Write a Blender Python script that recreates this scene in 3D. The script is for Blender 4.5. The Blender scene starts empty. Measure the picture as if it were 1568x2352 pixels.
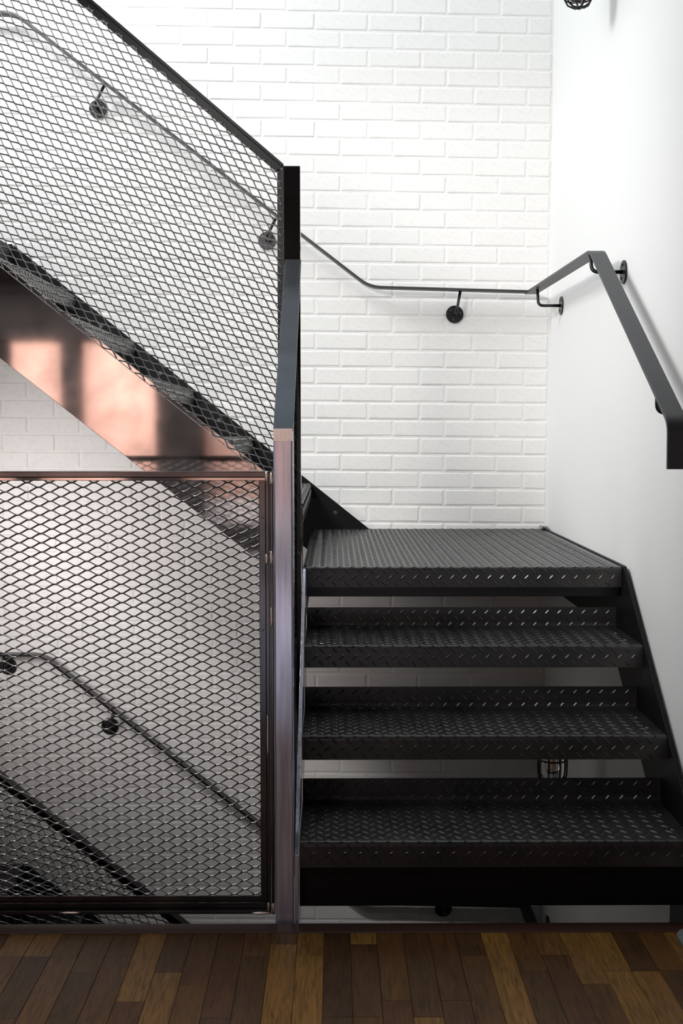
import bpy, math, random
from mathutils import Vector, Matrix

random.seed(7)
scene = bpy.context.scene
col = scene.collection
PI = math.pi

# ------------------------------------------------------------------ camera
cam_data = bpy.data.cameras.new('camera')
cam = bpy.data.objects.new('camera', cam_data)
col.objects.link(cam)
cam_data.sensor_fit = 'VERTICAL'
cam_data.sensor_height = 36.0
cam_data.sensor_width = 24.0
cam_data.lens = 36.0 * 2604.6 / 2352.0
cam_data.clip_start = 0.05
cam.location = (0, 0, 1.2328)
cam.rotation_euler = (PI / 2 - 0.0729, 0, -0.0065)
scene.camera = cam

# ------------------------------------------------------------------ world and lights
world = bpy.data.worlds.new('world')
scene.world = world
world.use_nodes = True
bg = world.node_tree.nodes['Background']
bg.inputs['Color'].default_value = (0.84, 0.94, 1.0, 1)
bg.inputs['Strength'].default_value = 1.7


def area(name, loc, target, sx, sy, power, color):
    d = bpy.data.lights.new(name, 'AREA')
    d.shape = 'RECTANGLE'
    d.size, d.size_y = sx, sy
    d.energy = power
    d.color = color
    o = bpy.data.objects.new(name, d)
    col.objects.link(o)
    o.location = loc
    o.rotation_euler = (Vector(target) - Vector(loc)).to_track_quat('-Z', 'Y').to_euler()
    return o


area('stairwell_lamp', (-1.8, 3.65, 3.7), (0.9, 4.4, 1.0), 0.8, 0.8, 50, (0.96, 0.985, 1.0))
area('wall_fill', (-1.0, 2.05, 2.42), (0.5, 4.93, 1.10), 0.55, 0.3, 15.5, (1.0, 0.98, 0.96)).data.spread = 1.35  # added fill out of view, lifts the brick wall above the landing
area('side_fill', (-1.75, 3.20, 0.95), (-1.10, 4.93, 0.75), 0.6, 0.6, 5.0, (1.0, 0.95, 0.94)).data.spread = 1.2  # fill light added off to the left, brightens brickwork behind the mesh panel
area('pink_panel_fill', (-2.4, -2.5, 2.05), (-2.4, -4.0, 0.9), 2.4, 0.3, 215, (1.0, 0.90, 0.84))  # unseen light added so the steel mirrors a bright pink panel
area('newel_fill', (-0.9, 0.8, 2.40), (-0.4, 2.6, 0.0), 0.4, 0.4, 11, (0.97, 0.97, 1.0))  # added cool frontal fill for the lower newel, treads and floor edge
area('pale_floor_fill', (-0.4, -1.3, 2.2), (-0.4, -1.3, 0.0), 0.8, 0.8, 38, (0.97, 0.97, 1.0)).data.spread = 2.2  # extra light added over the pale floor, strengthens its reflection in the posts

scene.view_settings.view_transform = 'Standard'
scene.view_settings.look = 'None'
scene.view_settings.gamma = 1.0
scene.view_settings.use_curve_mapping = False
scene.view_settings.exposure = 0.0


# ------------------------------------------------------------------ materials
def new_mat(name):
    m = bpy.data.materials.new(name)
    m.use_nodes = True
    nt = m.node_tree
    return m, nt, nt.nodes['Principled BSDF']


def add_bump(nt, bsdf, scale, strength, dist=0.002, detail=4, coords='Object', stretch=(1, 1, 1)):
    tc = nt.nodes.new('ShaderNodeTexCoord')
    mp = nt.nodes.new('ShaderNodeMapping')
    mp.inputs['Scale'].default_value = stretch
    nz = nt.nodes.new('ShaderNodeTexNoise')
    nz.inputs['Scale'].default_value = scale
    nz.inputs['Detail'].default_value = detail
    bp = nt.nodes.new('ShaderNodeBump')
    bp.inputs['Strength'].default_value = strength
    bp.inputs['Distance'].default_value = dist
    nt.links.new(tc.outputs[coords], mp.inputs['Vector'])
    nt.links.new(mp.outputs['Vector'], nz.inputs['Vector'])
    nt.links.new(nz.outputs['Fac'], bp.inputs['Height'])
    nt.links.new(bp.outputs['Normal'], bsdf.inputs['Normal'])
    return nz


def ramp(nt, fac_socket, stops):
    r = nt.nodes.new('ShaderNodeValToRGB')
    el = r.color_ramp.elements
    el[0].position, el[0].color = stops[0][0], (*stops[0][1], 1)
    el[1].position, el[1].color = stops[-1][0], (*stops[-1][1], 1)
    for p, c in stops[1:-1]:
        e = el.new(p)
        e.color = (*c, 1)
    nt.links.new(fac_socket, r.inputs['Fac'])
    return r


def plain(name, color, rough=0.5, metallic=0.0, spec=0.5, bump=None):
    m, nt, b = new_mat(name)
    b.inputs['Base Color'].default_value = (*color, 1)
    b.inputs['Roughness'].default_value = rough
    b.inputs['Metallic'].default_value = metallic
    b.inputs['Specular IOR Level'].default_value = spec
    if bump:
        add_bump(nt, b, *bump)
    return m


M = {}
# painted brick
m, nt, b = new_mat('painted_brick')
b.inputs['Roughness'].default_value = 0.62
nz = add_bump(nt, b, 55, 0.28, 0.004, 8, 'Object')
r = ramp(nt, nz.outputs['Fac'], [(0.25, (0.76, 0.75, 0.73)), (0.5, (0.82, 0.81, 0.79))])
nt.links.new(r.outputs['Color'], b.inputs['Base Color'])
M['brick'] = m
M['plaster'] = plain('white_plaster', (0.82, 0.82, 0.81), 0.7, bump=(14, 0.08, 0.004))
M['white'] = plain('white_paint', (0.8, 0.8, 0.79), 0.8)
M['pink'] = plain('pink_plaster', (0.66, 0.42, 0.345), 0.8, bump=(8, 0.2, 0.01))
M['dark_ceiling'] = plain('dark_ceiling', (0.012, 0.012, 0.012), 0.9, spec=0.1)
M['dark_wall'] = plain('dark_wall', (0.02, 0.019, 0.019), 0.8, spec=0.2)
M['slab'] = plain('slab_edge', (0.05, 0.03, 0.025), 0.6)

# blackened, waxed steel sheet and sections
def steel(name, base, rough, rvar=0.12, metallic=1.0, stretch=(1, 1, 1), bump=0.05):
    m, nt, b = new_mat(name)
    b.inputs['Metallic'].default_value = metallic
    nz = add_bump(nt, b, 9, bump, 0.003, 6, 'Object', stretch)
    r = ramp(nt, nz.outputs['Fac'], [(0.3, tuple(c * 0.72 for c in base)), (0.55, base), (0.75, tuple(min(1, c * 1.2) for c in base))])
    nt.links.new(r.outputs['Color'], b.inputs['Base Color'])
    mr = nt.nodes.new('ShaderNodeMapRange')
    mr.inputs['To Min'].default_value = max(0.03, rough - rvar)
    mr.inputs['To Max'].default_value = rough + rvar
    nt.links.new(nz.outputs['Fac'], mr.inputs['Value'])
    nt.links.new(mr.outputs['Result'], b.inputs['Roughness'])
    return m


M['steel'] = steel('blackened_steel', (0.34, 0.325, 0.33), 0.05, 0.02, bump=0.003)
M['frame'] = steel('frame_steel', (0.085, 0.082, 0.088), 0.16, 0.06, bump=0.03)
M['post'] = steel('post_steel', (0.44, 0.435, 0.52), 0.14, 0.06, 0.6, stretch=(9, 9, 0.5), bump=0.02)
M['bar'] = steel('flat_bar_steel', (0.055, 0.058, 0.066), 0.26, 0.06)
M['mesh'] = steel('expanded_steel', (0.36, 0.345, 0.34), 0.38, 0.06)
M['weld'] = plain('ground_weld', (0.80, 0.70, 0.64), 0.42, 1.0, bump=(220, 0.4, 0.001))
M['black'] = plain('black_paint', (0.008, 0.008, 0.009), 0.34, 0.0, 0.4, bump=(40, 0.06, 0.002))
M['rail'] = plain('rail_paint', (0.030, 0.030, 0.033), 0.42, 0.0, 0.5, bump=(60, 0.05, 0.001))
M['matt'] = plain('black_steel_matt', (0.006, 0.006, 0.006), 0.45, spec=0.15)
M['bolt'] = plain('bolt_zinc', (0.12, 0.12, 0.125), 0.4, 1.0)
# checker plate: dark, slightly worn
m, nt, b = new_mat('checker_plate')
b.inputs['Metallic'].default_value = 0.0
b.inputs['Specular IOR Level'].default_value = 0.5
nz = add_bump(nt, b, 6, 0.10, 0.004, 6, 'Object')
r = ramp(nt, nz.outputs['Fac'], [(0.3, (0.016, 0.016, 0.017)), (0.6, (0.026, 0.0255, 0.025)), (0.8, (0.045, 0.042, 0.038))])
nt.links.new(r.outputs['Color'], b.inputs['Base Color'])
mr = nt.nodes.new('ShaderNodeMapRange')
mr.inputs['To Min'].default_value = 0.20
mr.inputs['To Max'].default_value = 0.38
nt.links.new(nz.outputs['Fac'], mr.inputs['Value'])
nt.links.new(mr.outputs['Result'], b.inputs['Roughness'])
M['checker'] = m

# wood: one colour per plank plus grain along the plank
m, nt, b = new_mat('oak_plank')
oi = nt.nodes.new('ShaderNodeObjectInfo')
r1 = ramp(nt, oi.outputs['Random'], [(0.0, (0.052, 0.024, 0.009)), (0.3, (0.105, 0.048, 0.013)), (0.5, (0.075, 0.030, 0.010)),
                                      (0.7, (0.15, 0.072, 0.020)), (0.88, (0.21, 0.105, 0.024)), (1.0, (0.11, 0.042, 0.016))])
tc = nt.nodes.new('ShaderNodeTexCoord')
mp = nt.nodes.new('ShaderNodeMapping')
mp.inputs['Scale'].default_value = (60, 5, 20)
cmb = nt.nodes.new('ShaderNodeCombineXYZ')
nt.links.new(oi.outputs['Random'], cmb.inputs['X'])
mul = nt.nodes.new('ShaderNodeVectorMath')
mul.operation = 'SCALE'
mul.inputs['Scale'].default_value = 37.0
nt.links.new(cmb.outputs['Vector'], mul.inputs[0])
add = nt.nodes.new('ShaderNodeVectorMath')
nt.links.new(tc.outputs['Object'], add.inputs[0])
nt.links.new(mul.outputs['Vector'], add.inputs[1])
nt.links.new(add.outputs['Vector'], mp.inputs['Vector'])
nz = nt.nodes.new('ShaderNodeTexNoise')
nz.inputs['Scale'].default_value = 1.6
nz.inputs['Detail'].default_value = 6
nz.inputs['Distortion'].default_value = 1.6
nt.links.new(mp.outputs['Vector'], nz.inputs['Vector'])
r2 = ramp(nt, nz.outputs['Fac'], [(0.3, (0.45, 0.42, 0.40)), (0.5, (0.9, 0.9, 0.9)), (0.7, (1.25, 1.2, 1.1))])
mx = nt.nodes.new('ShaderNodeMixRGB')
mx.blend_type = 'MULTIPLY'
mx.inputs['Fac'].default_value = 1.0
nt.links.new(r1.outputs['Color'], mx.inputs['Color1'])
nt.links.new(r2.outputs['Color'], mx.inputs['Color2'])
nt.links.new(mx.outputs['Color'], b.inputs['Base Color'])
b.inputs['Roughness'].default_value = 0.36
b.inputs['Specular IOR Level'].default_value = 0.22
bp = nt.nodes.new('ShaderNodeBump')
bp.inputs['Strength'].default_value = 0.15
bp.inputs['Distance'].default_value = 0.001
nt.links.new(nz.outputs['Fac'], bp.inputs['Height'])
nt.links.new(bp.outputs['Normal'], b.inputs['Normal'])
M['wood'] = m
M['wood_dark'] = plain('dark_stained_wood', (0.050, 0.020, 0.014), 0.4, bump=(30, 0.1, 0.002))
M['wood_base'] = plain('far_wood', (0.085, 0.042, 0.016), 0.4, bump=(30, 0.1, 0.002))
M['stone'] = plain('pale_stone', (0.66, 0.66, 0.72), 0.6)
M['mat'] = plain('grey_green_rubber', (0.12, 0.14, 0.125), 0.8, bump=(120, 0.3, 0.002))

m, nt, b = new_mat('clear_glass')
b.inputs['Base Color'].default_value = (0.95, 0.96, 0.95, 1)
b.inputs['Roughness'].default_value = 0.03
b.inputs['Transmission Weight'].default_value = 1.0
b.inputs['IOR'].default_value = 1.45
M['glass'] = m
m, nt, b = new_mat('filament_glow')
b.inputs['Base Color'].default_value = (0.6, 0.25, 0.05, 1)
b.inputs['Emission Color'].default_value = (1.0, 0.42, 0.10, 1)
b.inputs['Emission Strength'].default_value = 0.04
M['filament'] = m


# ------------------------------------------------------------------ mesh helpers
class MB:
    def __init__(self):
        self.v, self.f = [], []

    def quadbox(self, p):                         # 8 corners, bottom ring then top ring
        n = len(self.v)
        self.v += [tuple(q) for q in p]
        for a in ((0, 3, 2, 1), (4, 5, 6, 7), (0, 1, 5, 4), (1, 2, 6, 5), (2, 3, 7, 6), (3, 0, 4, 7)):
            self.f.append(tuple(n + i for i in a))
        return self

    def box(self, x0, x1, y0, y1, z0, z1):
        return self.quadbox([(x0, y0, z0), (x1, y0, z0), (x1, y1, z0), (x0, y1, z0),
                             (x0, y0, z1), (x1, y0, z1), (x1, y1, z1), (x0, y1, z1)])

    def prism(self, poly, axis, a0, a1):          # poly in the plane normal to axis, extruded a0..a1
        n, k = len(self.v), len(poly)
        for a in (a0, a1):
            for (p, q) in poly:
                self.v.append((a, p, q) if axis == 'X' else (p, a, q) if axis == 'Y' else (p, q, a))
        self.f.append(tuple(n + i for i in range(k)))
        self.f.append(tuple(n + k + i for i in reversed(range(k))))
        for i in range(k):
            j = (i + 1) % k
            self.f.append((n + i, n + k + i, n + k + j, n + j))
        return self

    def cyl(self, c, d, r, h, seg=20, r2=None):   # from c along direction d
        c, d = Vector(c), Vector(d).normalized()
        a = d.orthogonal().normalized()
        b2 = d.cross(a)
        n = len(self.v)
        r2 = r if r2 is None else r2
        for (hh, rr) in ((0, r), (h, r2)):
            for i in range(seg):
                t = 2 * PI * i / seg
                self.v.append(tuple(c + d * hh + (a * math.cos(t) + b2 * math.sin(t)) * rr))
        for i in range(seg):
            j = (i + 1) % seg
            self.f.append((n + i, n + j, n + seg + j, n + seg + i))
        self.f.append(tuple(n + i for i in reversed(range(seg))))
        self.f.append(tuple(n + seg + i for i in range(seg)))
        return self

    def lathe(self, prof, c=(0, 0, 0), seg=24):   # prof: list of (r, z)
        n = len(self.v)
        for (rr, z) in prof:
            for i in range(seg):
                t = 2 * PI * i / seg
                self.v.append((c[0] + rr * math.cos(t), c[1] + rr * math.sin(t), c[2] + z))
        for k in range(len(prof) - 1):
            for i in range(seg):
                j = (i + 1) % seg
                self.f.append((n + k * seg + i, n + k * seg + j, n + (k + 1) * seg + j, n + (k + 1) * seg + i))
        return self

    def tube(self, pts, r, seg=10, closed=False):
        pts = [Vector(p) for p in pts]
        n, K = len(self.v), len(pts)
        ref = None
        for k, p in enumerate(pts):
            if closed:
                t = pts[(k + 1) % K] - pts[k - 1]
            else:
                t = pts[min(k + 1, K - 1)] - pts[max(k - 1, 0)]
            t.normalize()
            if ref is None:
                ref = t.orthogonal().normalized()
            ref = (ref - t * ref.dot(t)).normalized()
            b2 = t.cross(ref)
            for i in range(seg):
                a = 2 * PI * i / seg
                self.v.append(tuple(p + (ref * math.cos(a) + b2 * math.sin(a)) * r))
        for k in range(K if closed else K - 1):
            k2 = (k + 1) % K
            for i in range(seg):
                j = (i + 1) % seg
                self.f.append((n + k * seg + i, n + k * seg + j, n + k2 * seg + j, n + k2 * seg + i))
        if not closed:
            self.f.append(tuple(n + i for i in reversed(range(seg))))
            self.f.append(tuple(n + (K - 1) * seg + i for i in range(seg)))
        return self

    def flatbar(self, pts, axis, w, t):           # flat bar swept along pts, wide side along axis
        pts = [Vector(p) for p in pts]
        axis = Vector(axis).normalized()
        n, K = len(self.v), len(pts)
        for k, p in enumerate(pts):
            tg = Vector((0, 0, 0))
            if k > 0:
                tg += (pts[k] - pts[k - 1]).normalized()
            if k < K - 1:
                tg += (pts[k + 1] - pts[k]).normalized()
            tg.normalize()
            nn = axis.cross(tg).normalized()
            for (a, c) in ((-1, -1), (1, -1), (1, 1), (-1, 1)):
                self.v.append(tuple(p + axis * a * w / 2 + nn * c * t / 2))
        for k in range(K - 1):
            for i in range(4):
                j = (i + 1) % 4
                self.f.append((n + 4 * k + i, n + 4 * k + j, n + 4 * (k + 1) + j, n + 4 * (k + 1) + i))
        self.f.append((n + 3, n + 2, n + 1, n))
        e = n + 4 * (K - 1)
        self.f.append((e, e + 1, e + 2, e + 3))
        return self

    def mesh(self, name):
        me = bpy.data.meshes.new(name)
        me.from_pydata(self.v, [], self.f)
        me.validate()
        import bmesh
        bm = bmesh.new()
        bm.from_mesh(me)
        bmesh.ops.recalc_face_normals(bm, faces=bm.faces)
        bm.to_mesh(me)
        bm.free()
        return me

    def build(self, name, mat, parent=None, bevel=0, smooth=False, seg=2):
        o = bpy.data.objects.new(name, self.mesh(name))
        col.objects.link(o)
        o.data.materials.append(M[mat])
        if parent:
            o.parent = parent
        if bevel:
            b = o.modifiers.new('bevel', 'BEVEL')
            b.width, b.segments, b.limit_method, b.angle_limit = bevel, seg, 'ANGLE', 0.6
            b.harden_normals = False
        if smooth:
            for p in o.data.polygons:
                p.use_smooth = True
            if smooth == 'auto':
                for e in o.data.edges:
                    pass
        return o


def fillet(pts, r, n=7):
    pts = [Vector(p) for p in pts]
    out = [pts[0]]
    for i in range(1, len(pts) - 1):
        a, b2, c = pts[i - 1], pts[i], pts[i + 1]
        d1, d2 = (a - b2), (c - b2)
        rr = min(r, d1.length * 0.49, d2.length * 0.49)
        p, q = b2 + d1.normalized() * rr, b2 + d2.normalized() * rr
        for k in range(n + 1):
            t = k / n
            out.append(p * (1 - t) ** 2 + b2 * 2 * t * (1 - t) + q * t * t)
    out.append(pts[-1])
    return out


def tag(o, label=None, cat=None, group=None, kind=None):
    if label:
        o['label'] = label
    if cat:
        o['category'] = cat
    if group:
        o['group'] = group
    if kind:
        o['kind'] = kind
    return o


def empty(name, loc=(0, 0, 0)):
    o = bpy.data.objects.new(name, None)
    o.empty_display_size = 0.05
    col.objects.link(o)
    o.location = loc
    return o


def copy_tree(o, parent=None):
    c = o.copy()
    col.objects.link(c)
    if parent:
        c.parent = parent
    for ch in list(o.children):
        copy_tree(ch, c)
    return c


def struct(name, mb, mat, label=None, bevel=0):
    o = mb.build(name, mat, bevel=bevel)
    o['kind'] = 'structure'
    if label:
        o['label'] = label
    return o


# ------------------------------------------------------------------ dimensions
RISE, RUN = 0.2, 0.256
XL, XR = -0.088, 0.906          # treads of the lower run
YL = 3.545                      # landing nosing
YW = 4.93                       # brick face
XW = 0.930                      # plaster wall on the right
STOREY = 2.70
ZB = -2.72
EDGE = 2.755                    # back edge of the wooden floor
NOSE = 2.700

# ------------------------------------------------------------------ the shell
struct('wall_right', MB().box(XW, XW + 0.12, EDGE, YW + 0.2, ZB, 5.6), 'plaster', 'smooth white plaster wall on the right of the stairs')
struct('wall_left', MB().box(-2.72, -2.6, EDGE, YW + 0.2, ZB, 5.6), 'white', 'white wall at the far left of the stairwell')
struct('wall_stairwell_front', MB().box(-2.6, XW, EDGE - 0.15, EDGE - 0.01, 2.71, 5.6), 'white', 'white wall above the floor opening')
struct('ceiling', MB().box(-4.5, 3.0, -4.1, EDGE - 0.005, 2.50, 2.70), 'dark_ceiling', 'dark ceiling over the wooden floor')
struct('wall_front', MB().box(-4.5, 3.0, -4.2, -4.0, 0, 2.5), 'dark_wall', 'dark wall behind the viewer')
struct('wall_pink_panel', MB().box(-3.15, -0.25, -4.0, -3.98, 0.55, 2.08), 'pink', 'pink plastered wall panel behind the viewer')
struct('trim_5', MB().box(-3.15, -0.25, -4.0, -3.96, 0.30, 0.55), 'white', 'pale dado rail band below the pink panel')
struct('trim_1', MB().box(-4.5, 3.0, -4.0, -3.7, 2.08, 2.5), 'dark_wall', 'dark bulkhead along the pink wall')
struct('trim_2', MB().box(-2.62, -2.45, -3.95, -3.75, 0, 2.08), 'dark_wall', 'dark pillar before the pink wall')
struct('trim_3', MB().box(-1.72, -1.28, -3.95, -3.75, 0, 2.08), 'dark_wall', 'wide dark pillar before the pink wall')
struct('wall_room_left', MB().box(-4.6, -4.5, -4.1, EDGE, 0, 2.5), 'dark_wall')
struct('wall_room_right', MB().box(3.0, 3.1, -4.1, EDGE, 0, 2.5), 'white')
struct('wall_room_end', MB().box(-4.5, -2.72, EDGE, EDGE + 0.1, 0, 2.5), 'dark_wall')
struct('wall_room_far', MB().box(XW + 0.12, 3.0, EDGE, EDGE + 0.1, 0, 2.5), 'white')
struct('floor_below', MB().box(-2.6, 3.0, -1.0, YW, ZB - 0.1, ZB), 'wood_base')
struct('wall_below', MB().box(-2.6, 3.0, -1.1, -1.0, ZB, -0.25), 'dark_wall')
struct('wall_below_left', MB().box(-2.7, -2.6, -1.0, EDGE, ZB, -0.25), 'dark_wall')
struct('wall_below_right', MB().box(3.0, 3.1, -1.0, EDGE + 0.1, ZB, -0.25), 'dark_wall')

# brick wall: recessed joint plane with one child per brick
wall = struct('wall_back', MB().box(-2.6, XW, YW + 0.0052, YW + 0.2, ZB, 5.6), 'brick', 'white painted brick wall behind the stairs')
PZ, PX, ZJ0 = 0.0745, 0.2255, 0.829


def brick_mesh(w, h, rnd):
    bm = MB()
    w2, h2 = w / 2, h / 2
    j = lambda s: rnd.uniform(-s, s)
    rings = [(-0.001, 0.0066), (0.0008, 0.0040), (0.0050, 0.0025)]
    cj = [(j(.0012), j(.0012)) for _ in range(4)]
    tilt = j(0.0010)
    for (ins, y) in rings:
        for k, (sx, sz) in enumerate(((-1, -1), (1, -1), (1, 1), (-1, 1))):
            bm.v.append((sx * (w2 - ins) + cj[k][0], y + (tilt * sx if y < .005 else 0), sz * (h2 - ins) + cj[k][1]))
    for a in range(2):
        for k in range(4):
            k2 = (k + 1) % 4
            bm.f.append((a * 4 + k, a * 4 + k2, a * 4 + 4 + k2, a * 4 + 4 + k))
    bm.f.append((8, 9, 10, 11))
    return bm


rb = random.Random(3)
brick_vars = []
for i in range(8):
    me = brick_mesh(PX - 0.0085, PZ - 0.0085, rb).mesh('brick')
    me.materials.append(M['brick'])
    brick_vars.append(me)
tilt_at = lambda z: 0.009 + 0.006 * max(0.0, z - 1.4)
spots = []
for k in range(-31, 42):
    zc = ZJ0 + PZ * (k + 0.5)
    off = 0.028 if k % 2 else 0.145
    for n in range(-8, 5):
        x0, x1 = off + PX * n, off + PX * (n + 1)
        if x0 > XW - 0.03:
            continue
        x1 = min(x1, XW - 0.004)
        spots.append((k, zc, x0, x1))


def seen_rank(s):
    k, zc, x0, x1 = s
    xc = (x0 + x1) / 2
    if zc > 3.1 or zc < 0.78 or xc < -1.55:
        return 9
    if xc > -0.16:
        return 0
    return 1 if zc > 1.9 - (xc + 0.15) * 0.8 - 1.0 else 5


spots.sort(key=lambda s: (seen_rank(s), -s[1], s[2]))
rest = MB()
for i, (k, zc, x0, x1) in enumerate(spots):
    xc = (x0 + x1) / 2
    tl = tilt_at(zc)
    rot = Matrix.Rotation(math.atan(tl), 4, 'Y')
    pos = Vector((xc, YW + rb.uniform(-0.0006, 0.0006), zc - tl * xc))
    full = abs((x1 - x0) - PX) < 1e-4
    if i < 300:
        if full:
            me = brick_vars[rb.randrange(8)]
        else:
            me = brick_mesh(x1 - x0 - 0.0085, PZ - 0.0085, rb).mesh('brick')
            me.materials.append(M['brick'])
        o = bpy.data.objects.new('brick', me)
        col.objects.link(o)
        o.parent = wall
        o.matrix_basis = Matrix.Translation(pos) @ rot
    else:
        bm_ = brick_mesh(x1 - x0 - 0.0085, PZ - 0.0085, rb)
        n = len(rest.v)
        for v in bm_.v:
            rest.v.append(tuple(pos + rot @ Vector(v)))
        rest.f += [tuple(n + q for q in f) for f in bm_.f]
o = rest.build('brickwork', 'brick', wall)
o['kind'] = 'stuff'

# wooden floor
floor = struct('floor', MB().box(-4.5, 3.0, -4.1, 1.0, -0.25, -0.0005).box(-4.5, 3.0, 1.0, NOSE, -0.25, -0.012), 'wood_base',
               'dark stained strip floor in the foreground')
struct('floor_tiles', MB().box(-4.4, 2.9, -3.95, 0.9, 0.0, 0.003), 'stone', 'pale stone floor behind the viewer')
PW = 0.064
rp = random.Random(21)
plank_me = {}


def plank_mesh(L):
    key = round(L, 3)
    if key not in plank_me:
        w, e = PW - 0.0007, 0.0007
        bm = MB()
        L2 = L - 0.0008
        bm.quadbox([(0, 0, -0.011), (w, 0, -0.011), (w, L2, -0.011), (0, L2, -0.011), (0, 0, -e), (w, 0, -e), (w, L2, -e), (0, L2, -e)])
        top = [(e, e, 0), (w - e, e, 0), (w - e, L2 - e, 0), (e, L2 - e, 0)]
        bm.f.pop(1)
        bm.v += top
        for a in range(4):
            b2 = (a + 1) % 4
            bm.f.append((4 + a, 4 + b2, 8 + b2, 8 + a))
        bm.f.append((8, 9, 10, 11))
        me = bm.mesh('plank')
        me.materials.append(M['wood'])
        plank_me[key] = me
    return plank_me[key]


x = 0.359 - PW * 24
while x < 1.55:
    y = NOSE
    L = rp.choice((0.06, 0.12, 0.2, 0.26, 0.33, 0.4))
    while y > 1.02:
        L = min(L, y - 1.0)
        o = bpy.data.objects.new('plank', plank_mesh(L))
        col.objects.link(o)
        o.parent = floor
        o.location = (x, y - L, 0)
        y -= L
        L = rp.choice((0.28, 0.34, 0.4, 0.48))
    x += PW
struct('trim_4', MB().box(-4.5, 3.0, NOSE, NOSE + 0.006, -0.02, 0.0015).box(-2.6, XW, NOSE + 0.006, EDGE, -0.03, 0.0)
       .box(-2.6, XW, NOSE, EDGE - 0.005, -0.25, -0.03), 'wood_dark', 'dark reddish wooden nosing at the edge of the floor', 0.0012)

# ------------------------------------------------------------------ checker plate
SP, LOZ_L, LOZ_W, LOZ_H = 0.0390, 0.0280, 0.0072, 0.0020


def prof_path(pts, r):
    return fillet([Vector((0, p[0], p[1])) for p in pts], r, 5)


def sample_profile(path):
    s = [0.0]
    for i in range(1, len(path)):
        s.append(s[-1] + (path[i] - path[i - 1]).length)
    def at(u):
        u = min(max(u, 0), s[-1] - 1e-6)
        for i in range(1, len(path)):
            if u <= s[i]:
                t = (u - s[i - 1]) / max(1e-9, s[i] - s[i - 1])
                p = path[i - 1].lerp(path[i], t)
                d = (path[i] - path[i - 1]).normalized()
                return p, d
    return at, s[-1]


def loz(bm, P, uvec, vvec, nvec, ang):
    ca, sa = math.cos(ang), math.sin(ang)
    a = uvec * ca + vvec * sa
    b2 = -uvec * sa + vvec * ca
    L, W = LOZ_L / 2, LOZ_W / 2
    n = len(bm.v)
    for (p, q) in ((-L, 0), (-L * .45, -W), (L * .45, -W), (L, 0), (L * .45, W), (-L * .45, W)):
        bm.v.append(tuple(P + a * p + b2 * q - nvec * 0.0003))
    for p in (-L * .5, L * .5):
        bm.v.append(tuple(P + a * p + nvec * LOZ_H))
    A, B = n + 6, n + 7
    bm.f += [(n, n + 1, A), (n + 1, n + 2, B, A), (n + 2, n + 3, B), (n + 3, n + 4, B), (n + 4, n + 5, A, B), (n + 5, n, A)]


def sheet(path, width, thick):
    """folded sheet extruded along +X, path in YZ with the outer face on its left"""
    bm = MB()
    K = len(path)
    nrm = []
    for i in range(K):
        d = (path[min(i + 1, K - 1)] - path[max(i - 1, 0)]).normalized()
        nrm.append(Vector((0, -d.z, d.y)))
    for x in (0, width):
        for i in range(K):
            bm.v.append((x, path[i].y, path[i].z))
        for i in range(K):
            q = path[i] - nrm[i] * thick
            bm.v.append((x, q.y, q.z))
    for i in range(K - 1):
        bm.f.append((i, i + 1, 2 * K + i + 1, 2 * K + i))
        bm.f.append((K + i + 1, K + i, 3 * K + i, 3 * K + i + 1))
        bm.f.append((i + 1, i, K + i, K + i + 1))
        bm.f.append((2 * K + i, 2 * K + i + 1, 3 * K + i + 1, 3 * K + i))
    bm.f.append((0, 2 * K, 3 * K, K))
    bm.f.append((K - 1, 2 * K - 1, 4 * K - 1, 3 * K - 1))
    return bm


def lozenges(path, width):
    at, S = sample_profile(path)
    bm = MB()
    u = Vector((1, 0, 0))
    j = 0
    sv = 0.012
    while sv < S - 0.008:
        p, d = at(sv)
        nn = Vector((0, -d.z, d.y))
        x = 0.012 + (SP / 2 if j % 2 else 0)
        ang = PI / 4 if j % 2 else -PI / 4
        while x < width - 0.012:
            loz(bm, p + u * x, u, d, nn, ang)
            x += SP
        sv += SP / 2
        j += 1
    return bm


# folded tread: lip down at the front, upstand at the back; origin on the nosing line
tread_pts = [(0.0, -0.066), (0.0, 0.0), (0.318, 0.0), (0.318, 0.062)]
tread_path = prof_path(tread_pts, 0.012)
WT = XR - XL


def tread_parts(width):
    sm = sheet(tread_path, width, 0.005).mesh('tread')
    sm.materials.append(M['checker'])
    lm = lozenges(tread_path, width).mesh('raised_lozenges')
    lm.materials.append(M['checker'])
    bm = MB()
    return sm, lm


bolt_me = MB().cyl((0, 0, 0), (0, 0, 1), 0.009, 0.0016, 14, 0.0075).cyl((0, 0, 0.0016), (0, 0, 1), 0.0035, 0.0006, 6).mesh('bolt')
bolt_me.materials.append(M['bolt'])


def add_obj(name, me, parent, loc=(0, 0, 0), rot=(0, 0, 0)):
    o = bpy.data.objects.new(name, me)
    col.objects.link(o)
    o.parent = parent
    o.location = loc
    o.rotation_euler = rot
    return o


def add_tread(parent, meshes, loc, rotz, width):
    t = add_obj('tread', meshes[0], parent, loc, (0, 0, rotz))
    l = add_obj('raised_lozenges', meshes[1], t)
    l['kind'] = 'stuff'
    for bx in (0.028, width - 0.028):
        for by in (0.085, 0.20):
            add_obj('bolt', bolt_me, t, (bx, by, 0))
    return t


# ------------------------------------------------------------------ lower run
nosing = [YL - RUN * 3, YL - RUN * 2, YL - RUN]
SL = RISE / RUN
top_z = lambda y: 0.8 + (y - YL) * SL


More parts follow.
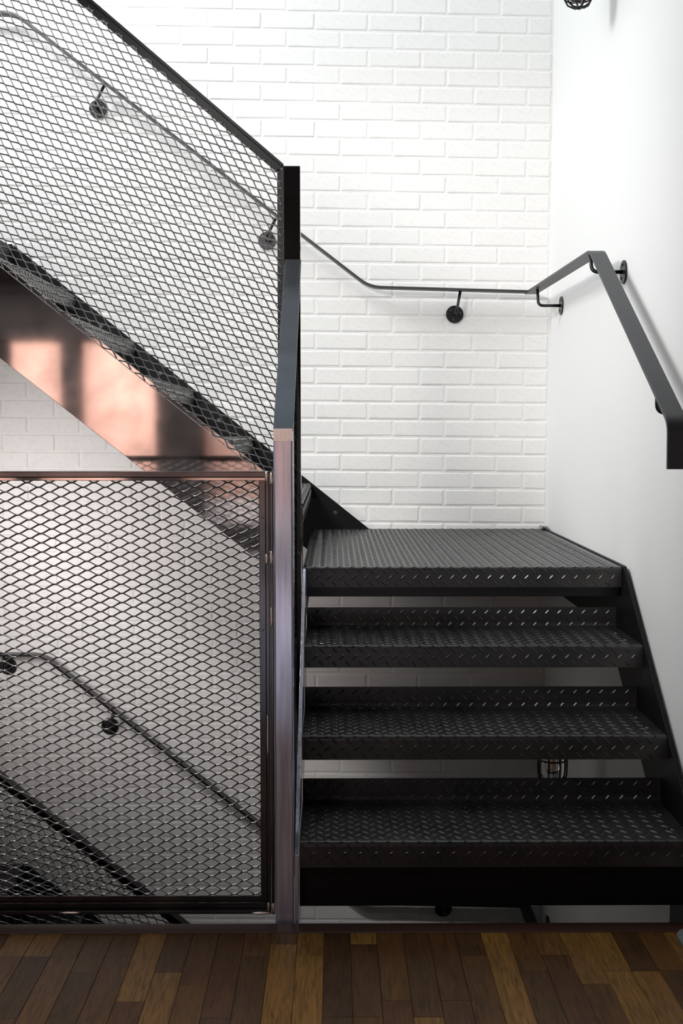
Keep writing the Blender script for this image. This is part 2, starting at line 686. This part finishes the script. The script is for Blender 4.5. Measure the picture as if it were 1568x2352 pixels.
def lower_run(dz):
    root = empty('stair_flight', (0.4, 2.8, dz))
    base = Vector((0.4, 2.8, dz))
    tm = tread_parts(WT)
    for i, y in enumerate(nosing):
        add_tread(root, tm, Vector((XL, y, RISE * (i + 1))) - Vector((0.4, 2.8, 0)), 0, WT)
    def pol(yf):
        return [(yf, -0.30), (2.98, -0.30), (2.98, 0.022), (3.68, 0.545), (3.72, 0.57), (YL + 0.19, 0.60), (YL + 0.19, 0.804), (YL + 0.02, 0.804), (YL - 0.01, 0.803), (yf, top_z(yf) - 0.008)]
    sh = lambda P: [(p - 2.8, q) for p, q in P]
    left = [(2.765, -0.16), (2.90, -0.16), (2.98, -0.05), (3.60, 0.42), (3.60, 0.795), (YL + 0.004, 0.795), (2.765, top_z(2.765) - 0.02)]
    MB().prism(sh(left), 'X', -0.099 - 0.4, -0.0895 - 0.4).build('stringer', 'post', root, 0.0012)
    MB().prism(sh(pol(2.765)), 'X', XR + 0.002 - 0.4, XR + 0.012 - 0.4).build('stringer', 'matt', root, 0.0012)
    MB().box(XL - 0.4, XR - 0.4, 0.006, 0.014, 0.022, 0.150).build('fascia_plate', 'matt', root, 0.001)
    for i, y in enumerate(nosing):        # carrier angles under the tread ends
        for x0 in (XL, XR - 0.03):
            MB().box(x0 - 0.4, x0 + 0.03 - 0.4, y + 0.03 - 2.8, y + 0.29 - 2.8, RISE * (i + 1) - 0.010, RISE * (i + 1) - 0.0052).build('carrier', 'matt', root)
    return root


run1 = tag(lower_run(0), 'short flight of three black checker plate treads rising from the wooden floor', 'stair flight', 'stair flights')

# ------------------------------------------------------------------ landing
LD = YW - 0.012 - YL


def landing(dz):
    root = empty('stair_landing', (0.4, YL, 0.8 + dz))
    path = prof_path([(0.0, -0.064), (0.0, 0.0), (LD, 0.0)], 0.010)
    sm = sheet(path, WT, 0.006).mesh('deck_plate')
    sm.materials.append(M['checker'])
    lm = lozenges(path, WT).mesh('raised_lozenges')
    lm.materials.append(M['checker'])
    d = add_obj('deck_plate', sm, root, (XL - 0.4, 0, 0))
    l = add_obj('raised_lozenges', lm, d)
    l['kind'] = 'stuff'
    MB().box(XL - 0.4, XR - 0.4, 0.03, 0.08, -0.098, -0.007).build('front_beam', 'black', root, 0.002)
    MB().box(XL - 0.4, XR - 0.4, LD - 0.06, LD - 0.01, -0.12, -0.007).build('rear_beam', 'matt', root, 0.002)
    MB().box(XR + 0.002 - 0.4, XR + 0.012 - 0.4, 0.19, LD, -0.23, 0.004).build('edge_plate', 'matt', root, 0.001)
    MB().box(XR - 0.012 - 0.4, XR + 0.012 - 0.4, LD - 0.07, LD + 0.004, 0.002, 0.016).build('edge_angle', 'steel', root, 0.001)
    MB().box(XL - 0.010 - 0.4, XL - 0.002 - 0.4, 0.06, LD, -0.17, -0.002).build('edge_plate', 'matt', root, 0.001)
    return root


land1 = tag(landing(0), 'black checker plate landing against the white brick wall', 'landing', 'stair landings')

# ------------------------------------------------------------------ upper run along the brick wall
UX, UZ, URUN = -0.10, 1.0, 0.25
UW = 4.893 - 3.622


def upper_run(dz):
    root = empty('stair_flight', (UX, 3.6, 0.8 + dz))
    off = Vector((UX, 3.6, 0.8))
    tm = tread_parts(UW)
    for i in range(5):
        add_tread(root, tm, Vector((UX - URUN * i, 3.622, UZ + RISE * i)) - off, PI / 2, UW)
    sh = lambda P: [(p - UX, q - 0.8) for p, q in P]
    near = [(-0.10, 0.985), (-1.36, 1.993), (-1.36, 1.700), (-0.10, 0.702)]
    far = [(0.150, 0.803), (-1.36, 2.011), (-1.36, 1.70), (-0.10, 0.70), (0.0, 0.62), (0.10, 0.62), (0.150, 0.70)]
    MB().prism(sh(near), 'Y', 0.006, 0.016).build('stringer', 'steel', root, 0.0012)
    fs = MB().prism(sh(far), 'Y', 4.896 - 3.6, 4.905 - 3.6).build('stringer', 'matt', root, 0.001)
    for i in range(5):
        add_obj('bolt', bolt_me, fs, (UX - 0.06 - URUN * i - UX + 0.165, 4.896 - 3.6, UZ + RISE * i - 0.8 - 0.128), (PI / 2, 0, 0))
    return root


run2 = tag(upper_run(0), 'long checker plate flight climbing left along the brick wall behind the mesh', 'stair flight', 'stair flights')


# ------------------------------------------------------------------ expanded metal
def clip_seg(p, q, poly):
    """clip segment to a convex counter-clockwise polygon (2D)"""
    t0, t1 = 0.0, 1.0
    d = (q[0] - p[0], q[1] - p[1])
    n = len(poly)
    for i in range(n):
        a, b2 = poly[i], poly[(i + 1) % n]
        ex, ey = b2[0] - a[0], b2[1] - a[1]
        num = ex * (p[1] - a[1]) - ey * (p[0] - a[0])
        den = ex * d[1] - ey * d[0]
        if abs(den) < 1e-12:
            if num < 0:
                return None
            continue
        t = -num / den
        if den > 0:
            t0 = max(t0, t)
        else:
            t1 = min(t1, t)
        if t0 > t1:
            return None
    return t0, t1


def ccw(poly):
    A = sum(poly[i][0] * poly[(i + 1) % len(poly)][1] - poly[(i + 1) % len(poly)][0] * poly[i][1] for i in range(len(poly)))
    return poly if A > 0 else poly[::-1]


def expanded(poly, lwd, swd, ang, origin, shear, to3, sw=0.0038, st=0.0019, th=(0.50, 1.05), straight=True):
    """expanded metal sheet inside poly; to3 maps (a, b, n) to a point; n points at the viewer"""
    poly = ccw(poly)
    ca, sa = math.cos(ang), math.sin(ang)
    def uv(a, b2):
        a, b2 = a - origin[0], b2 - origin[1]
        return a * ca + b2 * sa, -a * sa + b2 * ca
    us = [uv(*p) for p in poly]
    u0, u1 = min(p[0] for p in us) - lwd, max(p[0] for p in us) + lwd
    v0, v1 = min(p[1] for p in us) - swd, max(p[1] for p in us) + swd
    hs, hl = swd / 2, lwd / 2
    wavy = [(0.0, 0.0), (0.11, 0.025), (0.26, 0.18), (0.5, 0.5), (0.74, 0.82), (0.89, 0.975), (1.0, 1.0)]
    taut = [(0.0, 0.0), (0.08, 0.03), (0.24, 0.21), (0.5, 0.5), (0.76, 0.79), (0.92, 0.97), (1.0, 1.0)]
    bm = MB()
    for r in range(int(v0 / hs) - 1, int(v1 / hs) + 2):
        for c in range(int(u0 / hl) - 2, int(u1 / hl) + 2):
            up = (r + c) % 2 == 0
            prof = wavy if up or not straight else taut
            pts = []
            for (t, h) in prof:
                vv = (r + (h if up else 1 - h)) * hs
                uu = (c + t) * hl + shear * vv
                pts.append((origin[0] + uu * ca - vv * sa, origin[1] + uu * sa + vv * ca))
            theta = th[0] if up else th[1]
            ring = None
            for i in range(len(pts) - 1):
                p, q = pts[i], pts[i + 1]
                cl = clip_seg(p, q, poly)
                if cl is None:
                    continue
                d = (q[0] - p[0], q[1] - p[1])
                L = math.hypot(*d)
                a0 = (p[0] + d[0] * cl[0], p[1] + d[1] * cl[0])
                a1 = (p[0] + d[0] * cl[1], p[1] + d[1] * cl[1])
                n0 = len(bm.v)
                for k, pt in ((i, a0), (i + 1, a1)):
                    pa, pb = pts[max(k - 1, 0)], pts[min(k + 1, len(pts) - 1)]
                    tx, ty = pb[0] - pa[0], pb[1] - pa[1]
                    tl = math.hypot(tx, ty)
                    px, py = -ty / tl, tx / tl
                    # keep the strand's width on the sheet's own vertical side
                    ct, s_ = math.cos(theta), math.sin(theta)
                    bulge = 1.0 + 0.35 * (abs(prof[k][0] - 0.5) * 2) ** 3
                    for (a, b2) in ((-1, -1), (1, -1), (1, 1), (-1, 1)):
                        w, t2 = a * sw / 2 * bulge, b2 * st / 2
                        bm.v.append(tuple(to3(pt[0] + px * (w * ct - t2 * s_), pt[1] + py * (w * ct - t2 * s_), w * s_ + t2 * ct)))
                for a in range(4):
                    b2 = (a + 1) % 4
                    bm.f.append((n0 + a, n0 + b2, n0 + 4 + b2, n0 + 4 + a))
    me = bpy.data.meshes.new('mesh_sheet')
    me.from_pydata(bm.v, [], bm.f)
    me.materials.append(M['mesh'])
    return me


def bead(c, d, L, r, rnd):
    """lumpy weld bead along d"""
    pts, d = [], Vector(d).normalized()
    bm = MB()
    K = 7
    c = Vector(c)
    a = d.orthogonal().normalized()
    b2 = d.cross(a)
    for k in range(K):
        t = k / (K - 1)
        rr = r * (0.35 + 0.75 * math.sin(PI * (0.12 + 0.76 * t))) * rnd.uniform(0.85, 1.12)
        for i in range(8):
            an = 2 * PI * i / 8
            bm.v.append(tuple(c + d * (t - 0.5) * L + (a * math.cos(an) + b2 * math.sin(an)) * rr))
    for k in range(K - 1):
        for i in range(8):
            j = (i + 1) % 8
            bm.f.append((k * 8 + i, k * 8 + j, k * 8 + 8 + j, k * 8 + 8 + i))
    bm.f.append(tuple(range(7, -1, -1)))
    bm.f.append(tuple((K - 1) * 8 + i for i in range(8)))
    return bm


# ------------------------------------------------------------------ newel posts
def newel(x0, x1, y0, y1, z0, z1, mat='post', name='newel_post'):
    c = Vector(((x0 + x1) / 2, (y0 + y1) / 2, z0))
    r = empty(name, c)
    MB().box(x0 - c.x, x1 - c.x, y0 - c.y, y1 - c.y, 0, z1 - z0 - 0.002).build('tube', mat, r, 0.0045 if mat == 'post' else 0.0004, seg=1)
    MB().box(x0 - c.x + 0.001, x1 - c.x - 0.001, y0 - c.y + 0.001, y1 - c.y - 0.001, z1 - z0 - 0.004, z1 - z0).build('cap', 'weld' if z1 < 1.5 else mat, r, 0.0015)
    return r


post_low = tag(newel(-0.148, -0.101, 2.765, 2.812, -0.20, 1.234), 'square steel newel post standing at the edge of the wooden floor', 'newel post', 'newel posts')
MB().box(-0.0235, 0.0235, -0.0242, -0.0234, 1.404, 1.4335).build('ground_patch', 'weld', post_low)
post_up = tag(newel(-0.1552, -0.104, 3.55, 3.60, -0.20, 2.04, 'steel'), 'black square newel post at the corner of the landing', 'newel post', 'newel posts')
for z in (1.10, 0.84):
    add_obj('bolt', bolt_me, post_up, (0.014, -0.025, z + 0.20), (PI / 2, 0, 0))

# sloping flat handrail between the two posts
hr = empty('stair_handrail', (-0.126, 2.82, 1.23))
MB().flatbar([(0, 0, 0.0), (0, 0.721, 0.5205)], (1, 0, 0), 0.050, 0.010).build('rail_bar', 'bar', hr, 0.0012)
tag(hr, 'sloping flat steel handrail between the two newel posts', 'handrail')

# mesh guard under that handrail, in the plane of the posts
hy = lambda y: 1.23 + (y - 2.82) * 0.722
sg = empty('mesh_guard', (-0.126, 2.82, 0.2))
polyg = [(2.820, top_z(2.820) - 0.22), (3.542, top_z(3.542) - 0.22), (3.542, hy(3.542) - 0.03), (2.820, hy(2.820) - 0.03)]
me = expanded(polyg, 0.0565, 0.0236, math.atan(0.76), (2.9, 0.5), 0, lambda a, b2, n: (n, a - 2.82, b2 - 0.2))
add_obj('mesh_sheet', me, sg)
for (p, q) in ((polyg[0], polyg[1]), (polyg[1], polyg[2]), (polyg[2], polyg[3]), (polyg[3], polyg[0])):
    MB().flatbar([(0, p[0] - 2.82, p[1] - 0.2), (0, q[0] - 2.82, q[1] - 0.2)], (1, 0, 0), 0.020, 0.010).build('frame_bar', 'matt', sg)
tag(sg, 'narrow mesh guard below the sloping handrail, seen almost edge on', 'guard panel', 'mesh guard panels')

# ------------------------------------------------------------------ mesh panel at the floor edge
GX0, GX1, GZ0, GZ1 = -1.20, -0.159, 0.016, 1.130
gp = empty('mesh_barrier', (-0.6, 2.785, 0.016))
g0 = Vector((-0.6, 2.785, 0.016))


def gbox(name, x0, x1, y0, y1, z0, z1, mat='frame', bevel=0.0012):
    return MB().box(x0 - g0.x, x1 - g0.x, y0 - g0.y, y1 - g0.y, z0 - g0.z, z1 - g0.z).build(name, mat, gp, bevel)


gbox('top_rail', GX0, GX1, 2.772, 2.798, GZ1 - 0.015, GZ1, bevel=0.002)
gbox('top_flange', GX0, GX1 - 0.010, 2.786, 2.790, GZ1 - 0.0235, GZ1 - 0.015, 'steel')
gbox('bottom_rail', GX0, GX1, 2.772, 2.798, GZ0, GZ0 + 0.010, bevel=0.002)
gbox('bottom_flange', GX0, GX1 - 0.010, 2.786, 2.790, GZ0 + 0.010, GZ0 + 0.042)
gbox('bottom_lip', GX0, GX1 - 0.012, 2.778, 2.786, GZ0 + 0.024, GZ0 + 0.028, bevel=0.001)
gbox('stile', GX1 - 0.010, GX1, 2.772, 2.798, GZ0 + 0.010, GZ1 - 0.015, bevel=0.002)
gbox('stile', GX0, GX0 + 0.010, 2.772, 2.798, GZ0 + 0.010, GZ1 - 0.015, bevel=0.002)
gbox('side_flange', GX1 - 0.026, GX1 - 0.010, 2.786, 2.790, GZ0 + 0.04, GZ1 - 0.022)
gbox('side_flange', GX0 + 0.010, GX0 + 0.026, 2.786, 2.790, GZ0 + 0.04, GZ1 - 0.022)
gbox('post_strip', -0.1575, -0.1495, 2.770, 2.806, GZ0, GZ1, bevel=0.002)
poly = [(GX0 + 0.02, GZ0 + 0.030), (GX1 - 0.022, GZ0 + 0.030), (GX1 - 0.022, GZ1 - 0.020), (GX0 + 0.02, GZ1 - 0.020)]
me = expanded(poly, 0.0548, 0.0229, 0.0, (-0.7825, 1.0905), -0.035, lambda a, b2, n: (a - g0.x, 2.7935 - n - g0.y, b2 - g0.z), straight=False)
add_obj('mesh_sheet', me, gp)
rw = random.Random(5)
for (c, d, L, r) in (((-0.1655, 2.7725, 1.117), (0, 0, 1), 0.026, 0.0036), ((-0.1535, 2.7705, 1.112), (0, 0, 1), 0.030, 0.004),
                     ((-0.1655, 2.7725, 0.036), (0, 0, 1), 0.020, 0.0036), ((-0.1535, 2.7705, 0.032), (0, 0, 1), 0.026, 0.004),
                     ((-0.185, 2.7725, 0.019), (1, 0, 0), 0.048, 0.0036), ((-0.665, 2.7725, 0.021), (1, 0, 0), 0.052, 0.003),
                     ((-0.1660, 2.7715, 0.914), (0, 0, 1), 0.026, 0.0040), ((-0.1545, 2.7700, 0.918), (0, 0, 1), 0.034, 0.0042),
                     ((-0.1545, 2.7700, 0.770), (0, 0, 1), 0.050, 0.003), ((-0.1655, 2.7720, 0.470), (0, 0, 1), 0.110, 0.0026)):
    bead(Vector(c) - g0, d, L, r, rw).build('weld_bead', 'weld', gp, smooth=True)
for z in (1.015, 0.735, 0.440, 0.160):
    MB().cyl(Vector((-0.177, 2.786, z)) - g0, (0, -1, 0), 0.0028, 0.002, 10, 0.002).build('rivet', 'bolt', gp)
tag(gp, 'rectangular expanded mesh panel in a steel frame beside the lower newel post', 'guard panel', 'mesh guard panels')

# ------------------------------------------------------------------ guard of the upper run
gtop = lambda x: 2.053 + 0.843 * (-0.159 - x)
ntop = lambda x: 0.985 + 0.8 * (-0.10 - x)


def upper_guard(dz):
    root = empty('mesh_guard', (-0.7, 3.59, 1.6 + dz))
    o3 = Vector((-0.7, 3.59, 1.6))
    xr, xl = -0.1555, -1.36
    poly = [(xr - 0.007, ntop(xr - 0.007) + 0.004), (xr - 0.007, gtop(xr) - 0.030), (xl, gtop(xl) - 0.018), (xl, ntop(xl) + 0.004)]
    me = expanded(poly, 0.0590, 0.0245, -math.atan(0.841), (-0.4, 1.6), 0, lambda a, b2, n: (a - o3.x, 3.5840 - n - o3.y, b2 - o3.z))
    add_obj('mesh_sheet', me, root)
    # top: vertical flange behind the mesh plus the flat top
    nx, nz = -0.6446, -0.7645            # across the slope, downwards
    def slanted(x_hi, x_lo, zf, d0, d1, y0, y1):
        p = []
        for x in (x_lo, x_hi):
            for dd in (d0, d1):
                p.append((x + nx * dd, zf(x) + nz * dd))
        return MB().quadbox([(p[0][0], y0, p[0][1]), (p[2][0], y0, p[2][1]), (p[2][0], y1, p[2][1]), (p[0][0], y1, p[0][1]),
                             (p[1][0], y0, p[1][1]), (p[3][0], y0, p[3][1]), (p[3][0], y1, p[3][1]), (p[1][0], y1, p[1][1])])
    def put(mb, name, mat):
        mb.v = [tuple(Vector(v) - o3) for v in mb.v]
        return mb.build(name, mat, root, 0.001)
    put(slanted(xr, xl, gtop, 0.0, 0.009, 3.572, 3.614), 'top_rail', 'matt')
    put(slanted(xr, xl, gtop, 0.0, 0.031, 3.588, 3.593), 'top_flange', 'matt')
    put(MB().box(xr - 0.021, xr, 3.588, 3.593, ntop(xr), gtop(xr) - 0.012), 'side_flange', 'matt')
    put(MB().box(xr - 0.005, xr, 3.576, 3.604, ntop(xr), gtop(xr) - 0.004), 'stile', 'matt')
    put(MB().box(xl, xl + 0.021, 3.588, 3.593, ntop(xl), gtop(xl) - 0.012), 'side_flange', 'matt')
    put(slanted(xr - 0.012, xl, ntop, -0.014, -0.002, 3.588, 3.600), 'bottom_bar', 'steel')
    return root


guard2 = tag(upper_guard(0), 'sloping expanded mesh guard on the long flight, before the brick wall', 'guard panel', 'mesh guard panels')

# ------------------------------------------------------------------ storey below (same stair, one floor down)
low = copy_tree(run2)
low.location.z -= STOREY
low['label'] = 'long flight one floor down, seen darkly through the rectangular mesh panel'
low = copy_tree(guard2)
low.location.z -= STOREY
low['label'] = 'sloping mesh guard one floor down, behind the lower left of the rectangular panel'
low = copy_tree(land1)
low.location.z -= STOREY
low['label'] = 'black landing one floor down, below the short flight'
for (zz, lab) in ((2.0 - 0.8, 'upper checker plate landing at the head of the long flight'), (2.0 - 0.8 - STOREY, 'checker plate landing left of the lower long flight')):
    l2 = copy_tree(land1)
    l2.location.z += zz
    l2.location.x = -1.36 - XR + 0.4 - 0.014
    l2.location.y += 0.03
    l2['label'] = lab
# post at the foot of the lower guard
pl = copy_tree(post_up)
pl.location.z -= STOREY
pl['label'] = 'black square newel post one floor down, below the floor edge'


# ------------------------------------------------------------------ wall handrails
def bracket(parent, o, p_rail, p_wall, wall_dir, rad=0.0375, mid=None):
    """arm from the underside of the rail to a round flange on the wall"""
    p_rail, p_wall, wd = Vector(p_rail), Vector(p_wall), Vector(wall_dir)
    depth = (p_wall - p_rail).dot(wd)
    knee = mid if mid else p_wall - wd * depth
    pts = fillet([p_rail - o, Vector(knee) - o, p_wall - o], 0.022, 6)
    a = MB().tube(pts, 0.0062, 10).build('bracket', 'black', parent, smooth=True)
    f = MB().cyl(p_wall - o - wd * 0.006, wd, rad, 0.006, 32).build('wall_flange', 'black', a, 0.0012)
    u = wd.orthogonal().normalized()
    w = wd.cross(u)
    for k in range(3):
        t = 2 * PI * k / 3 + 0.5
        MB().cyl(p_wall - o - wd * 0.0085 + (u * math.cos(t) + w * math.sin(t)) * rad * 0.66, wd, 0.0045, 0.003, 10).build('screw', 'bolt', a)
    return a


def back_rail(name, pts, corner, right_pts, label, brs, rbrs, mat):
    o = Vector((0, 4.86, corner))
    root = empty(name, o)
    MB().flatbar([p - o for p in fillet(pts, 0.05)], (0, 1, 0), 0.050, 0.010).build('rail_bar', mat, root, 0.0012)
    MB().flatbar([p - o for p in fillet(right_pts, 0.03)], (1, 0, 0), 0.050, 0.010).build('rail_bar', mat, root, 0.0012)
    for pr, pw in brs:
        bracket(root, o, pr, pw, (0, 1, 0))
    for b2 in rbrs:
        bracket(root, o, b2[0], b2[1], (1, 0, 0), mid=b2[2] if len(b2) > 2 else None)
    return tag(root, label, 'handrail', 'wall handrails')


YR, XRR = 4.86, 0.838
YF = YW - 0.001
rail1 = back_rail('wall_handrail',
                  [(-2.0, YR, 2.957), (-1.325, YR, 2.955), (0.150, YR, 1.832), (XRR + 0.025, YR, 1.812)], 1.81,
                  [(XRR, YR + 0.025, 1.811), (XRR, 3.665, 1.799), (XRR, 2.772, 1.249), (XRR, 2.768, 1.135)],
                  'black flat bar handrail bent around the corner of the brick wall', 
                  [((-0.958, YR, 2.667), (-1.0, YF, 2.587)), ((-0.245, YR, 2.120), (-0.287, YF, 2.037)), ((0.536, YR, 1.822), (0.519, YF, 1.726)),
                   ((-1.7, YR, 2.952), (-1.7, YF, 2.86))],
                  [((XRR - 0.004, 4.70, 1.804), (XW, 4.675, 1.736)), ((XRR - 0.012, 3.70, 1.795), (XW, 3.674, 1.735)), ((XRR - 0.001, 2.945, 1.350), (XW, 2.945, 1.276))], 'rail')
rail0 = back_rail('wall_handrail',
                  [(-2.0, YR, 0.262), (-1.262, YR, 0.260), (0.108, YR, -0.845), (XRR + 0.025, YR, -0.860)], -0.86,
                  [(XRR, YR + 0.025, -0.860), (XRR, 3.665, -0.88), (XRR, 2.78, -1.43), (XRR, 2.776, -1.54)],
                  'black flat bar handrail one floor down, behind the rectangular mesh panel', 
                  [((-1.430, YR, 0.258), (-1.432, YF, 0.195)), ((-0.955, YR, 0.010), (-0.989, YF, -0.073)), ((0.49, YR, -0.855), (0.487, YF, -0.905)),
                   ((-0.25, YR, -0.56), (-0.28, YF, -0.63))],
                  [((XRR - 0.004, 4.78, -0.864), (XW, 4.78, -0.915)), ((XRR - 0.012, 3.70, -0.884), (XW, 3.674, -0.96))], 'black')


# ------------------------------------------------------------------ caged wall lamps
def cage_lamp(loc):
    root = empty('cage_lamp', loc)       # origin at the lowest point of the cage
    R, H = 0.052, 0.150
    MB().lathe([(0.0, H + 0.075), (0.034, H + 0.075), (0.036, H + 0.07), (0.036, H + 0.03), (0.056, H + 0.018), (0.058, H), (0.048, H - 0.004), (0.0, H - 0.004)], seg=28).build('lamp_body', 'black', root, smooth=True)
    gl = [(0.040, H - 0.004), (0.041, 0.075), (0.039, 0.05), (0.031, 0.030), (0.018, 0.019), (0.0005, 0.016)]
    MB().lathe(gl, seg=24).build('glass_jar', 'glass', root, smooth=True)
    cage = MB()
    for k in range(4):
        a = PI * k / 4 + 0.35
        pts = []
        for i in range(0, 9):
            t = PI * i / 8 - PI
            pass
        prof = [(R, H), (R, 0.075), (R * 0.985, 0.055), (R * 0.90, 0.032), (R * 0.70, 0.013), (R * 0.40, 0.004), (0, 0.002)]
        path = [(r_ * math.cos(a), r_ * math.sin(a), z) for r_, z in prof] + [(-r_ * math.cos(a), -r_ * math.sin(a), z) for r_, z in reversed(prof[:-1])]
        if k % 2 == 0 or True:
            cage.tube(path, 0.0030, 8)
    cg = cage.build('cage', 'black', root, smooth=True)
    for z, r_ in ((0.034, R * 0.915), (0.105, R * 1.0)):
        ring = [(r_ * math.cos(2 * PI * i / 32), r_ * math.sin(2 * PI * i / 32), z) for i in range(32)]
        MB().tube(ring, 0.0030, 8, True).build('cage_ring', 'black', cg, smooth=True)
    MB().lathe([(0.0, 0.006), (0.007, 0.004), (0.006, -0.003), (0.0, -0.005)], seg=12).build('end_nut', 'black', cg, smooth=True)
    bulb = MB().lathe([(0.0, 0.055), (0.012, 0.058), (0.018, 0.075), (0.018, 0.095), (0.011, 0.12), (0.011, H)], seg=18).build('bulb', 'glass', root, smooth=True)
    MB().tube([(-0.005, 0, 0.115), (-0.004, 0, 0.075), (0.0, 0.003, 0.07), (0.004, 0, 0.075), (0.005, 0, 0.115)], 0.0012, 6).build('filament', 'filament', bulb)
    w = XW - loc[0]
    MB().tube(fillet([(0, 0, H + 0.07), (0, 0, H + 0.13), (w - 0.004, 0, H + 0.13)], 0.03), 0.010, 12).build('arm', 'black', root, smooth=True)
    MB().cyl((w - 0.020, 0, H + 0.13), (1, 0, 0), 0.045, 0.0195, 28).build('wall_box', 'black', root, 0.003)
    return root


lamp = tag(cage_lamp((0.812, 3.870, 2.626)), 'black caged wall lamp high on the right wall', 'wall lamp', 'caged wall lamps')
lamp2 = copy_tree(lamp)
lamp2.location = (0.775, 3.95, -0.040)
lamp2['label'] = 'black caged lamp one floor down, glimpsed between the lowest treads'
for ch in lamp2.children:                 # longer arm reaching the wall
    pass

# small grey-green mat at the right edge
mt = MB()
cor = []
for (cx, cy, a0) in ((0.875, 2.655, PI / 2), (0.875, 2.50, PI), (1.30, 2.50, 1.5 * PI), (1.30, 2.655, 0)):
    for k in range(6):
        a = a0 + PI / 2 * k / 5
        cor.append((cx + 0.045 * math.cos(a), cy + 0.045 * math.sin(a)))
mt.prism(cor, 'Z', 0.0, 0.012)
mat_o = mt.build('floor_mat', 'mat', bevel=0.003)
tag(mat_o, 'corner of a grey-green mat on the floor at the right edge', 'mat')
